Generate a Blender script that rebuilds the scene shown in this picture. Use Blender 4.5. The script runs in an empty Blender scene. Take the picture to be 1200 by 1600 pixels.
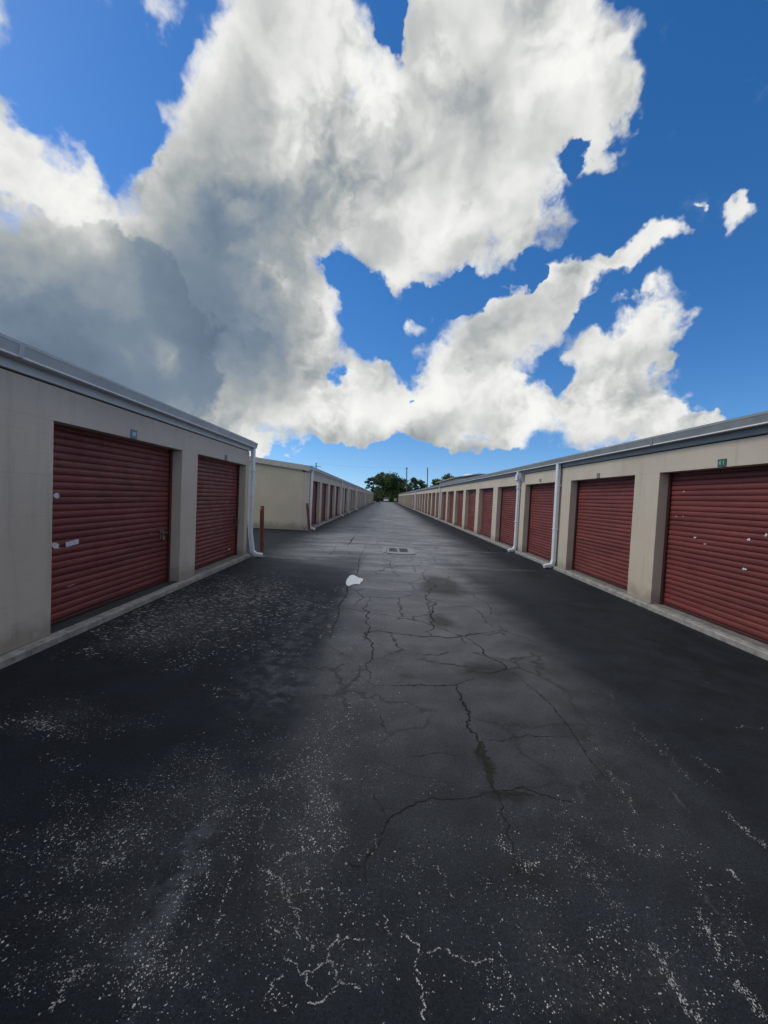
import bpy, bmesh, math, random
from mathutils import Vector, Matrix, Euler
random.seed(7)
R = math.radians
scene = bpy.context.scene
COL = scene.collection

# ------------------------------------------------------------------ camera
F, YAW, PITCH, ROLL, EYE = 620.0, 0.0013, -0.0373, 0.0467, 1.618      # pixels of the 1200x1600 photograph / radians / metres
right = Vector((math.cos(YAW), -math.sin(YAW), 0)); fwd0 = Vector((math.sin(YAW), math.cos(YAW), 0)); upw = Vector((0, 0, 1))
fwd = fwd0 * math.cos(PITCH) + upw * math.sin(PITCH); up = -fwd0 * math.sin(PITCH) + upw * math.cos(PITCH)
c_, s_ = math.cos(ROLL), math.sin(ROLL)
cam_r = right * c_ + up * s_; cam_u = up * c_ - right * s_
cam = bpy.data.cameras.new('camera'); cam_o = bpy.data.objects.new('camera', cam); COL.objects.link(cam_o)
cam_o.matrix_world = Matrix(((cam_r.x, cam_u.x, -fwd.x, 0), (cam_r.y, cam_u.y, -fwd.y, 0), (cam_r.z, cam_u.z, -fwd.z, EYE), (0, 0, 0, 1)))
cam.sensor_fit = 'VERTICAL'; cam.sensor_height = 36; cam.lens = 36 * F / 1600; cam.clip_end = 3000; cam.clip_start = .05
scene.camera = cam_o

def ray(x, y):
    return (cam_r * ((x - 600) / F) - cam_u * ((y - 800) / F) + fwd).normalized()
def on_ground(x, y, z=0.0):
    d = ray(x, y); t = (z - EYE) / d.z; return Vector((d.x * t, d.y * t, z))
def on_x(x, y, X):
    d = ray(x, y); t = X / d.x; return Vector((X, d.y * t, EYE + d.z * t))
def on_y(x, y, Y):
    d = ray(x, y); t = Y / d.y; return Vector((d.x * t, Y, EYE + d.z * t))

# ------------------------------------------------------------------ node helper
class NT:
    def __init__(s, tree): s.t = tree; s.n = tree.nodes; s.l = tree.links
    def new(s, typ, **kw):
        n = s.n.new(typ)
        for k, v in kw.items(): setattr(n, k, v)
        return n
    def put(s, sock, v):
        if hasattr(v, 'links'): s.l.new(v, sock)
        else: sock.default_value = v
    def m(s, op, a, b=0.0, c=0.0, clamp=False):
        n = s.new('ShaderNodeMath', operation=op, use_clamp=clamp)
        for i, v in enumerate((a, b, c)): s.put(n.inputs[i], v)
        return n.outputs[0]
    def v(s, op, a, b=(0, 0, 0)):
        n = s.new('ShaderNodeVectorMath', operation=op); s.put(n.inputs[0], a)
        if op == 'SCALE': s.put(n.inputs[3], b)
        else: s.put(n.inputs[1], b)
        return n.outputs[0]
    def noise(s, vec, scale, detail=4, rough=.55, dist=0.0, col=False, ridged=False):
        n = s.new('ShaderNodeTexNoise', noise_type='RIDGED_MULTIFRACTAL' if ridged else 'FBM'); s.put(n.inputs['Vector'], vec)
        n.inputs['Scale'].default_value = scale; n.inputs['Detail'].default_value = detail
        n.inputs['Roughness'].default_value = rough; n.inputs['Distortion'].default_value = dist
        return n.outputs['Color' if col else 'Fac']
    def vor(s, vec, scale, feature='F1', out='Distance', rnd=1.0, **kw):
        n = s.new('ShaderNodeTexVoronoi', feature=feature); s.put(n.inputs['Vector'], vec)
        n.inputs['Scale'].default_value = scale; n.inputs['Randomness'].default_value = rnd
        for k, v in kw.items(): n.inputs[k].default_value = v
        return n.outputs[out]
    def step(s, v, a, b, lo=0.0, hi=1.0, smooth=True):
        n = s.new('ShaderNodeMapRange', interpolation_type='SMOOTHSTEP' if smooth else 'LINEAR', clamp=True)
        s.put(n.inputs['Value'], v); s.put(n.inputs['From Min'], a); s.put(n.inputs['From Max'], b)
        s.put(n.inputs['To Min'], lo); s.put(n.inputs['To Max'], hi)
        return n.outputs[0]
    def mix(s, f, a, b):
        n = s.new('ShaderNodeMix', data_type='RGBA'); s.put(n.inputs[0], f)
        for i, v in ((6, a), (7, b)):
            s.put(n.inputs[i], v if hasattr(v, 'links') else (*v[:3], 1))
        return n.outputs[2]
    def blob(s, vec, loc, scale, kind='QUADRATIC_SPHERE'):
        """soft ellipsoid round loc, axes along x, y, z"""
        n = s.new('ShaderNodeVectorMath', operation='MULTIPLY_ADD'); s.put(n.inputs[0], vec)
        n.inputs[1].default_value = [1 / k for k in scale]; n.inputs[2].default_value = [-l / k for l, k in zip(loc, scale)]
        g = s.new('ShaderNodeTexGradient', gradient_type=kind); s.l.new(n.outputs[0], g.inputs[0])
        return g.outputs['Fac']

# ------------------------------------------------------------------ world: Nishita sky with a broken cumulus deck
SUN_EL, SUN_AZ = R(46), R(-78)          # azimuth measured from +Y towards +X: the sun stands to the left, behind cloud
world = bpy.data.worlds.new('World'); scene.world = world; world.use_nodes = True
world.cycles.sampling_method = 'MANUAL'; world.cycles.sample_map_resolution = 512
w = NT(world.node_tree); w.n.clear()
sky = w.new('ShaderNodeTexSky', sky_type='NISHITA', sun_disc=False, sun_elevation=SUN_EL, sun_rotation=SUN_AZ)
sky.air_density = 1.0; sky.dust_density = 0.2; sky.ozone_density = 2.5; sky.altitude = 0
tc = w.new('ShaderNodeTexCoord'); D = tc.outputs['Generated']
w.l.new(w.v('NORMALIZE', w.v('ADD', D, (0, 0, .085))), sky.inputs['Vector'])      # clear air: little yellow haze at the horizon
CLOUDS = [  # x, y, semi-axes, tilt (photograph pixels), weight
    # the big heap overhead
    (500,180,190,150,0,1.0),(430,60,70,110,0,1.0),(360,140,80,70,0,.9),(520,40,70,90,0,.9),(700,120,110,150,0,1.0),(820,110,140,130,0,1.0),(900,80,80,90,0,.9),
    (945,185,60,40,-20,.9),(860,190,90,70,0,.9),(770,260,120,80,0,.9),(560,300,190,110,0,1.0),(700,340,150,80,0,1.0),(820,350,90,42,0,.9),(640,410,80,60,0,.9),(740,410,70,30,0,.7),
    (320,230,80,90,0,.9),(260,330,70,70,0,.9),(400,330,150,120,0,1.0),(920,245,30,34,0,.6),
    # grey bank below it on the left
    (330,450,170,110,0,1.0),(450,470,80,80,0,.9),(460,560,80,80,0,1.0),(330,570,150,110,0,1.0),(180,480,140,120,0,1.0),(60,560,180,150,0,1.1),(200,640,200,90,0,1.0),(30,420,120,100,0,1.0),(380,660,110,50,0,1.0),
    (50,260,120,56,38,1.0),(140,330,90,50,25,1.0),(-120,110,200,80,38,1.0),(0,250,80,70,30,.8),(160,400,110,60,0,.9),
    # cumulus towards the horizon
    (560,610,70,58,0,1.0),(500,640,80,50,0,.9),(580,660,110,34,0,1.0),(690,590,50,50,0,.9),(670,640,50,50,0,.9),(760,560,80,66,-30,1.0),(820,510,90,46,-32,1.0),(730,640,90,55,0,1.0),
    (820,650,110,42,0,1.0),(920,640,90,52,0,1.0),(905,555,46,46,0,.6),(950,590,66,80,25,1.0),(1000,640,120,48,5,.9),(1110,672,60,16,8,.9),(1010,510,46,62,20,1.0),(1010,640,80,36,8,1.0),(1080,665,60,18,10,.9),
    (880,450,80,36,-20,.9),(960,415,70,26,-36,.9),(1010,385,46,22,-30,.9),(800,480,40,30,0,.7),(1150,347,44,24,-8,.95),(1092,322,20,8,-20,.6),
    (700,692,330,16,0,.7),(240,-10,60,30,0,.5),(215,190,34,20,10,.4),(660,505,26,22,30,.6),(1052,548,18,16,-30,.5),
    (800,-80,330,90,0,.9),(420,-80,120,90,0,.8),(-420,420,420,260,0,1.1),(300,-700,900,380,0,1.0),(1500,-300,300,250,0,.7),
]
HOLES = [(535,430,38,36,0,1.2),(575,480,60,40,35,1.2),(735,472,80,26,-14,1.3),(835,442,44,16,-35,1.1),(612,545,34,26,0,.9),(535,590,20,24,0,1.0),
    (876,588,20,28,-40,.9),(890,248,34,24,-35,1.1),(612,40,24,60,0,1.4),(638,632,8,22,0,1.0),(120,110,150,90,30,1.0),(235,190,26,60,10,.5),
    (760,742,620,26,0,1.5),(925,478,50,12,-38,.3)]
# more cumulus all round the horizon and overhead, as broken as the part in view
ROUND = []
rr = random.Random(21)
for i in range(10):
    az = R(70 + i * 220 / 9 + rr.uniform(-6, 6)); el = R(rr.choice((16, 30, 48, 66)) + rr.uniform(-5, 5))
    ROUND.append((Vector((math.sin(az) * math.cos(el), math.cos(az) * math.cos(el), math.sin(el))), rr.uniform(.45, .75), rr.uniform(.26, .46), rr.uniform(.8, 1.1)))
def px_frame(x, y, a, b, tilt):
    c = ray(x, y); t = R(tilt)
    e1 = (ray(x + a * math.cos(t), y + a * math.sin(t)) - ray(x - a * math.cos(t), y - a * math.sin(t))) / 2
    e2 = (ray(x - b * math.sin(t), y + b * math.cos(t)) - ray(x + b * math.sin(t), y - b * math.cos(t))) / 2
    return c, e1.length, e2.length
_rot = {}
def turned(vec, ang):
    if not ang: return vec
    k = (vec.node.name, ang)
    if k not in _rot:
        mp = w.new('ShaderNodeMapping', vector_type='POINT'); w.put(mp.inputs['Vector'], vec); mp.inputs['Rotation'].default_value = (0, R(-ang), 0); _rot[k] = mp.outputs[0]
    return _rot[k]
def field(lst, vec, extra=(), kind='QUADRATIC_SPHERE'):
    tot = 0.0
    for x, y, a, b, tl, wt in lst:
        c, s1, s2 = px_frame(x, y, a * 1.25, b * 1.25, tl); ang = min((-35, 0, 32), key=lambda q: abs(q - tl))
        c = Matrix.Rotation(R(-ang), 3, 'Y') @ c
        tot = w.m('MULTIPLY_ADD', w.blob(turned(vec, ang), c, (s1, s2, s2), kind), wt, tot)
    for c, s1, s2, wt in extra:
        tot = w.m('MULTIPLY_ADD', w.blob(vec, c, ((s1 + s2) / 2, (s1 + s2) / 2, s2), kind), wt, tot)
    return tot
# warp the direction a little so that the blobs lose their round outline
wn = w.v('SUBTRACT', w.noise(D, 5.0, 5, .6, col=True), (.5, .5, .5))
wn2 = w.v('SUBTRACT', w.noise(D, 15.0, 4, .52, col=True), (.5, .5, .5))
Ds = w.v('ADD', D, w.v('SCALE', wn, .14)); Dw = w.v('ADD', Ds, w.v('SCALE', wn2, .095))
covs = w.m('SUBTRACT', w.m('MINIMUM', field(CLOUDS, Dw, ROUND, 'SPHERICAL'), .95), field(HOLES, Dw, (), 'SPHERICAL'))
def puff(vec, d, rg):
    a = w.noise(vec, 9.5, d, .60)
    b = w.noise(vec, 13.0, rg, .5, ridged=True)
    return w.m('ADD', w.m('MULTIPLY', w.m('SUBTRACT', a, .5), 1.6), w.m('MULTIPLY', w.m('SUBTRACT', .5, b), .55))
lit = Vector((-.6, 0, .6)) * .05
zz = w.new('ShaderNodeSeparateXYZ'); w.l.new(Ds, zz.inputs[0])
covs = w.m('SUBTRACT', covs, w.step(zz.outputs[2], .142, .106, 0, 1.1))            # flat cloud base
covs = w.m('ADD', covs, field([(738,742,40,12,0,3.0),(415,706,95,26,0,3.0)], Ds, (), 'SPHERICAL'))
pf = puff(Dw, 9, 4)
dens = w.m('ADD', w.m('SUBTRACT', covs, .24), w.m('MULTIPLY', pf, w.step(covs, -.05, .3, .35, .95)))
wisp = w.step(w.noise(D, 3.1, 2), .35, .68)
alpha = w.step(dens, -.08, w.m('MULTIPLY_ADD', wisp, .42, .34))
relief = w.m('MULTIPLY', w.m('SUBTRACT', w.noise(Ds, 6.5, 3, .42), w.noise(w.v('ADD', Ds, tuple(lit)), 6.5, 3, .42))  , 2.5)
rel2 = w.m('MULTIPLY', w.m('SUBTRACT', w.noise(Ds, 17, 3, .5), w.noise(w.v('ADD', Ds, tuple(lit * .4)), 17, 3, .5)), 1.9)
relief = w.m('ADD', relief, w.m('MULTIPLY', rel2, w.step(w.noise(D, 4.3, 1), .38, .66)))
crease = w.m('MULTIPLY', w.m('SUBTRACT', w.noise(Ds, 8.0, 2.5, .5, ridged=True), .75), .30)
relief = w.m('SUBTRACT', relief, crease)
big = w.m('MULTIPLY', w.m('SUBTRACT', w.noise(Ds, 3.4, 2.5, .4), .5), .9)
# nearer, darker bank standing in front of the bright one on the left
FRONT = [(20,430,110,130,0,1.0),(60,560,210,160,0,1.1),(200,430,80,75,0,.9),(220,560,130,120,0,.7),(-60,330,100,60,30,.8),(120,400,90,60,0,.7),(-420,480,420,260,0,1.0)]
fr = w.step(w.m('MULTIPLY_ADD', pf, .5, field(FRONT, Dw, (), 'SPHERICAL')), .18, .34)
SHADE = [(60,480,230,190,0,.6),(390,540,200,170,0,.55),(250,420,200,170,0,.35),(140,600,260,130,0,.45),(330,520,340,230,0,.62),(350,350,230,200,0,.55),(40,620,300,220,0,.8),(470,330,300,170,-10,.50),(330,650,260,120,0,.25),(560,280,260,90,-25,.20),(700,700,520,34,0,.7),
    (830,560,120,60,-35,.25),(960,600,90,70,0,.2),(590,90,160,120,0,.22),(-420,480,420,260,0,.6),(740,200,70,120,25,.22),]
BRIGHT = [(80,270,240,110,38,.6),(560,610,120,70,0,.5),(690,600,100,80,0,.5),(1000,500,60,60,0,.3),(820,500,120,40,-30,.3),(240,570,50,50,0,.4),(505,500,30,60,0,.6),(430,440,30,30,0,.5),(990,520,60,70,0,.25),(880,150,130,110,0,.3),(660,330,170,90,-10,.25),(800,640,260,36,0,.3)]
dark = w.m('MULTIPLY_ADD', fr, .30, w.m('SUBTRACT', field(SHADE, Dw), field(BRIGHT, Dw)))
rim = w.step(dens, 0, .5, -.16, .06)
calm = w.step(dark, .15, .75, 1.0, .38)                                  # shaded masses are smoother than sunlit ones
tone = w.m('SUBTRACT', w.m('ADD', dark, rim), w.m('MULTIPLY', w.m('ADD', big, relief), calm))
ramp = w.new('ShaderNodeValToRGB'); w.l.new(w.step(tone, -.7, 1.5, smooth=False), ramp.inputs[0])
els = ramp.color_ramp.elements
els[0].position = 0.0; els[0].color = (.93, .93, .90, 1); els[1].position = 1.0; els[1].color = (.10, .145, .215, 1)
for p, c in ((.17, (.82, .825, .805)), (.33, (.60, .615, .605)), (.50, (.40, .43, .435)), (.70, (.19, .25, .325))):
    e = els.new(p); e.color = (*c, 1)
bg1 = w.new('ShaderNodeBackground'); hs = w.new('ShaderNodeHueSaturation'); hs.inputs['Saturation'].default_value = 1.34; hs.inputs['Hue'].default_value = .505; w.l.new(sky.outputs[0], hs.inputs['Color'])
w.l.new(hs.outputs[0], bg1.inputs[0]); bg1.inputs[1].default_value = .145
bg2 = w.new('ShaderNodeBackground'); w.l.new(ramp.outputs[0], bg2.inputs[0]); bg2.inputs[1].default_value = 1.0
ms = w.new('ShaderNodeMixShader'); w.l.new(alpha, ms.inputs[0]); w.l.new(bg1.outputs[0], ms.inputs[1]); w.l.new(bg2.outputs[0], ms.inputs[2])
wo = w.new('ShaderNodeOutputWorld'); w.l.new(ms.outputs[0], wo.inputs[0])

# ------------------------------------------------------------------ sun (veiled by cloud), exposure
sun = bpy.data.lights.new('sun', 'SUN'); sun.energy = 1.4; sun.angle = R(18); sun.color = (1, .96, .9)
sun_o = bpy.data.objects.new('sun', sun); COL.objects.link(sun_o)
sd = Vector((math.sin(SUN_AZ) * math.cos(SUN_EL), math.cos(SUN_AZ) * math.cos(SUN_EL), math.sin(SUN_EL)))
sun_o.rotation_euler = sd.to_track_quat('Z', 'Y').to_euler(); sun_o.location = (0, 0, 30)
vs = scene.view_settings; vs.view_transform = 'Standard'; vs.look = 'None'; vs.exposure = 0.0; vs.gamma = 1; vs.use_curve_mapping = False
scene.cycles.max_bounces = 5; scene.cycles.diffuse_bounces = 3; scene.cycles.use_adaptive_sampling = True; scene.cycles.adaptive_threshold = .02

# ------------------------------------------------------------------ materials
def material(name):
    m = bpy.data.materials.new(name); m.use_nodes = True; t = NT(m.node_tree)
    b = m.node_tree.nodes['Principled BSDF']; return m, t, b
def pos(t): return t.new('ShaderNodeNewGeometry').outputs['Position']
def bump(t, b, h, strength=.3, dist=.01):
    n = t.new('ShaderNodeBump'); n.inputs['Strength'].default_value = strength; n.inputs['Distance'].default_value = dist
    t.put(n.inputs['Height'], h); t.l.new(n.outputs[0], b.inputs['Normal'])
def plain(name, col, rough=.6, var=.12, scale=6.0, metal=0.0, bmp=0.0, bscale=60, spec=.5, dirt=None, dirt_amt=.5):
    m, t, b = material(name); p = pos(t)
    n = t.noise(p, scale, 6, .6)
    c = t.mix(t.step(n, .25, .75), tuple(x * (1 - var) for x in col), tuple(min(1, x * (1 + var)) for x in col))
    if dirt:
        c = t.mix(t.m('MULTIPLY', t.step(t.noise(p, scale * 1.9, 8, .65), .52, .74), dirt_amt), c, dirt)
    t.put(b.inputs['Base Color'], c); b.inputs['Metallic'].default_value = metal; b.inputs['Specular IOR Level'].default_value = spec
    t.put(b.inputs['Roughness'], t.step(t.noise(p, scale * 2.3, 4), .2, .8, rough - .08, rough + .08))
    if bmp: bump(t, b, t.noise(p, bscale, 5, .6), bmp, .006)
    return m
def wall_paint(name, col, streak=.5):
    m, t, b = material(name); p = pos(t)
    c = t.mix(t.step(t.noise(p, .9, 5, .55), .3, .7), tuple(x * .93 for x in col), tuple(x * 1.05 for x in col))
    st = t.noise(t.v('MULTIPLY', p, (3.2, 3.2, .35)), 2.2, 6, .6)                     # rain streaks running down the paint
    c = t.mix(t.m('MULTIPLY', t.step(st, .52, .78), streak), c, tuple(x * .66 for x in col))
    z = t.new('ShaderNodeSeparateXYZ'); t.l.new(p, z.inputs[0])
    splash = t.m('MULTIPLY', t.step(t.m('ADD', z.outputs[2], t.m('MULTIPLY', t.noise(p, 5, 6, .6), -.45)), .16, -.14), .55)   # mud splashed on the foot of the wall
    c = t.mix(splash, c, (.16, .14, .115))
    c = t.mix(t.m('MULTIPLY', t.step(t.noise(p, 14, 8, .7), .64, .72), .25), c, (.22, .2, .17))
    t.put(b.inputs['Base Color'], c); b.inputs['Roughness'].default_value = .75; b.inputs['Specular IOR Level'].default_value = .3
    h = t.m('ADD', t.noise(p, 55, 6, .65), t.m('MULTIPLY', t.noise(p, 9, 4, .5), .8))
    bump(t, b, h, .45, .006)
    return m
def door_paint(name, col, seed):
    m, t, b = material(name); p = t.v('ADD', pos(t), (seed * 3.1, seed * 7.7, seed * 1.3))
    c = t.mix(t.step(t.noise(t.v('MULTIPLY', p, (1, .5, 2.5)), 1.6, 6, .6), .3, .72), tuple(x * .78 for x in col), tuple(x * 1.18 for x in col))
    st = t.noise(t.v('MULTIPLY', p, (5, 5, .5)), 2.5, 6, .6)
    c = t.mix(t.m('MULTIPLY', t.step(st, .55, .8), .4), c, (col[0] * .42, col[1] * .6, col[2] * .6))
    c = t.mix(t.m('MULTIPLY', t.step(t.noise(p, 1.1, 6, .6), .58, .74), .55), c, (.05, .028, .018))       # grime patches
    c = t.mix(t.m('MULTIPLY', t.step(t.noise(p, 38, 5, .7), .67, .71), .55), c, (.30, .17, .15))          # chalky chips
    t.put(b.inputs['Base Color'], c); t.put(b.inputs['Roughness'], t.step(t.noise(p, 6, 4), .3, .7, .42, .62))
    b.inputs['Specular IOR Level'].default_value = .4
    bump(t, b, t.noise(p, 24, 5, .6), .15, .006)
    return m
M = {}
M['wall_l'] = wall_paint('beige_wall_paint', (.585, .515, .43))
M['wall_r'] = wall_paint('sand_wall_paint', (.585, .51, .405))
M['wall_end'] = wall_paint('sand_end_wall_paint', (.66, .565, .42), .15)
M['door'] = [door_paint('red_door_paint_%d' % i, (.178, .043, .039), i) for i in range(3)]
M['rail'] = plain('dark_red_guide_steel', (.07, .02, .02), .5)
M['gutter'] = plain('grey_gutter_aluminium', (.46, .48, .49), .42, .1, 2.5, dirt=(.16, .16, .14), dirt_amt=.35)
M['gutter_d'] = plain('shaded_grey_gutter', (.27, .28, .285), .45, .12, 2.5, dirt=(.14, .14, .13), dirt_amt=.4)  # darker gutter copy: shade on the right-hand eaves put into the colour
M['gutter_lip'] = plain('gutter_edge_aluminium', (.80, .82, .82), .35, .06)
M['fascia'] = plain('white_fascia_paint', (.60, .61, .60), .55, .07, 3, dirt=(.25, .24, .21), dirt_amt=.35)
M['fascia_d'] = plain('shaded_fascia_and_dark_roof', (.29, .295, .295), .55, .08, 3)  # right fascia's shade painted as darker grey; also the taller building's dark roof
M['rake'] = plain('cream_rake_trim', (.58, .54, .45), .55, .06, 3, dirt=(.3, .27, .21), dirt_amt=.4)
M['roof'] = plain('galvanised_roof_sheet', (.32, .33, .33), .42, .15, 1.5, metal=.3)
M['spout'] = plain('white_downspout_paint', (.72, .74, .76), .42, .06, 4, dirt=(.38, .37, .33), dirt_amt=.4)
M['sill'] = plain('stained_concrete_sill', (.31, .297, .275), .85, .3, 9, bmp=.6, bscale=45, dirt=(.10, .09, .08), dirt_amt=.75)
M['thresh_d'] = plain('dark_coated_threshold', (.045, .047, .05), .7, .25, 8, bmp=.4)
M['thresh'] = plain('grey_concrete_threshold', (.19, .18, .165), .85, .28, 9, bmp=.5, dirt=(.06, .055, .05), dirt_amt=.7)
M['gap_shade'] = plain('shadow_gap_black', (.02, .02, .02), .8)  # solid black that paints the shade in the gap under the fascia
M['bollard'] = plain('rusty_red_bollard_paint', (.155, .045, .032), .6, .3, 12, bmp=.3, dirt=(.06, .025, .015), dirt_amt=.6)
M['white'] = plain('white_scuff', (.68, .66, .67), .7, .1, 20)
M['pale'] = plain('pale_label_paper', (.62, .62, .68), .6, .06, 20)
M['pink'] = plain('pinkish_scuff', (.45, .33, .33), .7, .15, 20)
M['steel'] = plain('galvanised_latch_steel', (.20, .20, .19), .4, .2, 30, metal=.7)
M['brass'] = plain('brass_padlock', (.42, .34, .14), .38, .15, 30, metal=.8)
M['teal'] = plain('teal_number_plate', (.08, .20, .25), .45, .1, 30)
M['plate_in'] = plain('pale_blue_plate_field', (.36, .50, .58), .45, .06, 30)
M['green'] = plain('green_number_plate', (.035, .12, .09), .45, .1, 30)
M['figure'] = plain('pale_plate_figures', (.42, .55, .50), .5, .05, 30)
M['grey_plate'] = plain('weathered_grey_number_plate', (.20, .19, .18), .6, .2, 30)
M['paper'] = plain('white_paper_scrap', (.70, .73, .73), .7, .08, 12, bmp=.3, bscale=30)
M['iron'] = plain('cast_iron_grate', (.10, .105, .115), .55, .2, 15, metal=.3, bmp=.3)
M['collar'] = plain('drain_concrete', (.27, .275, .275), .85, .16, 9, bmp=.5, dirt=(.14, .135, .13), dirt_amt=.5)
M['pit'] = plain('dark_drain_pit', (.012, .012, .013), .8)
M['bark'] = plain('tree_bark', (.10, .08, .06), .9, .3, 4, bmp=.5, bscale=8)
M['wood'] = plain('weathered_pole_wood', (.13, .11, .095), .85, .25, 3)
M['wire'] = plain('black_cable', (.02, .02, .022), .6)
M['bin'] = plain('dark_plastic_bin', (.02, .022, .022), .5)
M['car'] = plain('white_car_paint', (.72, .73, .74), .3, .03)
M['glass'] = plain('dark_car_glass', (.02, .025, .03), .12, .05)
M['tyre'] = plain('tyre_rubber', (.02, .02, .02), .8)
M['sign'] = plain('pale_notice_board', (.50, .50, .36), .6, .08)
M['chrome'] = plain('lamp_lens', (.55, .1, .08), .3)
def leaf_mat(name, a, b_):
    m, t, b = material(name); p = pos(t)
    c = t.mix(t.step(t.noise(p, .7, 5, .6), .32, .68), a, b_); t.put(b.inputs['Base Color'], c)
    b.inputs['Roughness'].default_value = .6; b.inputs['Specular IOR Level'].default_value = .25
    tr = t.new('ShaderNodeBsdfTranslucent'); t.l.new(c, tr.inputs[0]); mx = t.new('ShaderNodeMixShader'); mx.inputs[0].default_value = .25
    t.l.new(b.outputs[0], mx.inputs[1]); t.l.new(tr.outputs[0], mx.inputs[2]); t.l.new(mx.outputs[0], t.n['Material Output'].inputs[0])
    return m
M['leaf'] = leaf_mat('oak_leaves', (.045, .072, .026), (.105, .15, .055))
M['leaf2'] = leaf_mat('bright_leaves', (.05, .085, .022), (.12, .165, .045))

# ground: sealed asphalt, wear and painted distance sheen in the middle of the drive, seal coat flaking off in white specks
def asphalt():
    m, t, b = material('sealed_asphalt'); p0 = pos(t)
    sx = t.new('ShaderNodeSeparateXYZ'); t.l.new(p0, sx.inputs[0]); X, Y = sx.outputs[0], sx.outputs[1]
    wv = t.v('SUBTRACT', t.noise(p0, 1.6, 6, .6, col=True), (.5, .5, .5)); pw = t.v('ADD', p0, t.v('SCALE', wv, .5))
    sw = t.new('ShaderNodeSeparateXYZ'); t.l.new(pw, sw.inputs[0]); XW, YW = sw.outputs[0], sw.outputs[1]
    def spots(lst, vec):
        tot = 0.0
        for x, y, a, b_, rot, wt in lst:
            g = on_ground(x, y); tot = t.m('MULTIPLY_ADD', t.blob(vec, (g.x, g.y, 0), (a, b_, 5)), wt, tot)
        return tot
    fine = t.noise(p0, 70, 5, .7); med = t.noise(p0, 3.0, 6, .62); low = t.noise(p0, .55, 6, .6)
    # lane wear, with grazing-angle sky sheen painted in as paler colour farther off
    lane = t.m('MULTIPLY', t.step(XW, -.75, -.35), t.step(XW, 2.3, 1.3))
    lane = t.m('MULTIPLY', lane, t.step(YW, .8, 4.5))
    far = t.m('MULTIPLY', t.m('MULTIPLY', t.step(XW, -3.4, -1.5), t.step(XW, 3.6, 2.0)), t.step(YW, 6.0, 13))
    wear_sheen = t.m('MAXIMUM', lane, far)
    wear_sheen = t.m('MULTIPLY', wear_sheen, t.step(low, .2, .6, .6, 1.0))
    c = t.mix(t.step(med, .3, .72), (.0075, .0102, .0138), (.016, .0208, .0275))
    c = t.mix(wear_sheen, c, t.mix(t.step(YW, 2.5, 11), t.mix(t.step(med, .3, .7), (.045, .047, .051), (.096, .099, .105)), t.mix(t.step(t.noise(t.v('MULTIPLY', p0, (.35, 1.1, 1)), 1.6, 7, .62), .3, .68), (.095, .10, .108), (.25, .255, .26))))
    grain = t.m('MULTIPLY', t.step(t.noise(p0, 150, 3, .75), .28, .72, .25, 1.9, False), t.step(fine, .28, .72, .45, 1.55, False))
    gv = t.new('ShaderNodeMix', data_type='RGBA', blend_type='MULTIPLY'); gv.inputs[0].default_value = 1.0; t.put(gv.inputs[6], c); t.put(gv.inputs[7], grain); c = gv.outputs[2]
    # greenish-brown damp stains along the cracks
    brown = spots([(690,915,.75,1.6,4,1.0),(765,1050,.6,.42,0,.9),(690,970,.4,.6,0,.6),(757,1190,.09,.22,8,.9),(800,1240,.30,.07,0,.9),(830,1350,.3,.25,20,.5),(640,1060,.4,.2,0,.35)], pw)
    c = t.mix(t.m('MULTIPLY', t.step(brown, .04, .42), .8), c, (.016, .0155, .0125))
    # pale grey film of dried dust / salt
    film = spots([(430,1060,.8,1.3,0,.9),(480,960,.7,1.6,0,.9),(440,1000,.55,.9,0,.6),(310,1340,.22,.6,-25,1.0),(225,1500,.16,.40,-25,1.0),(470,930,.8,1.0,0,.5),(340,900,1.5,.45,0,.6),(560,1010,.3,1.4,0,.5)], pw)
    c = t.mix(t.m('MULTIPLY', t.m('MULTIPLY', t.step(film, .05, .6), t.step(t.noise(p0, 7, 5, .72),   .42, .66)), .62), c, (.105, .115, .128))
    # pale lengthwise scrapes on the right
    fx = t.v('MULTIPLY', pw, (6.5, .62, 1)); scr = t.step(t.noise(fx, 1.15, 6, .6), .63, .70)
    rmask = t.m('MULTIPLY', t.step(X, .85, 1.7), t.m('MULTIPLY', t.step(Y, 5.2, 2.4), t.step(t.noise(p0, 1.3, 4, .6), .42, .62)))
    c = t.mix(t.m('MULTIPLY', t.m('MULTIPLY', scr, rmask), t.step(fine, .3, .62, .25, .95)), c, (.20, .205, .21))
    # specks where aggregate shows through
    zone = spots([(300,960,1.6,1.8,0,1.25),(230,1000,1.4,1.1,0,.9),(90,1120,1.3,.5,0,.8),(180,1330,1.0,.75,0,.95),(330,1230,.9,.7,0,.85),(500,1230,.30,.95,-4,1.2),(560,1060,.28,1.2,0,.9),(250,1480,1.0,.5,0,.8),
        (560,1500,.8,.4,0,.5),(480,1360,.5,.4,0,.7),(850,1450,.55,.42,0,.55),(930,1330,.5,.35,20,.5),(1050,1520,.35,.5,20,.75),(900,1550,.4,.3,0,.5),(700,1330,.7,.7,0,.28),(430,1150,1.1,1.0,0,.35),(900,1200,.9,.9,0,.22)], pw)
    thr = t.m('MULTIPLY_ADD', t.m('SUBTRACT', t.noise(p0, 3.6, 6, .62), .5), 1.5, zone)
    c = t.mix(t.m('MULTIPLY', t.step(thr, .2, 1.1), t.step(fine, .3, .7, .10, .55)), c, (.075, .078, .082))      # thinned seal coat between the flakes
    amount = t.step(thr, .1, 1.0, .0, .7, smooth=False)
    stretch = t.v('MULTIPLY', t.v('ADD', p0, t.v('SCALE', t.v('SUBTRACT', t.noise(p0, 30, 3, .6, col=True), (.5, .5, .5)), .05)), (1.0, .62, 1))
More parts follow.
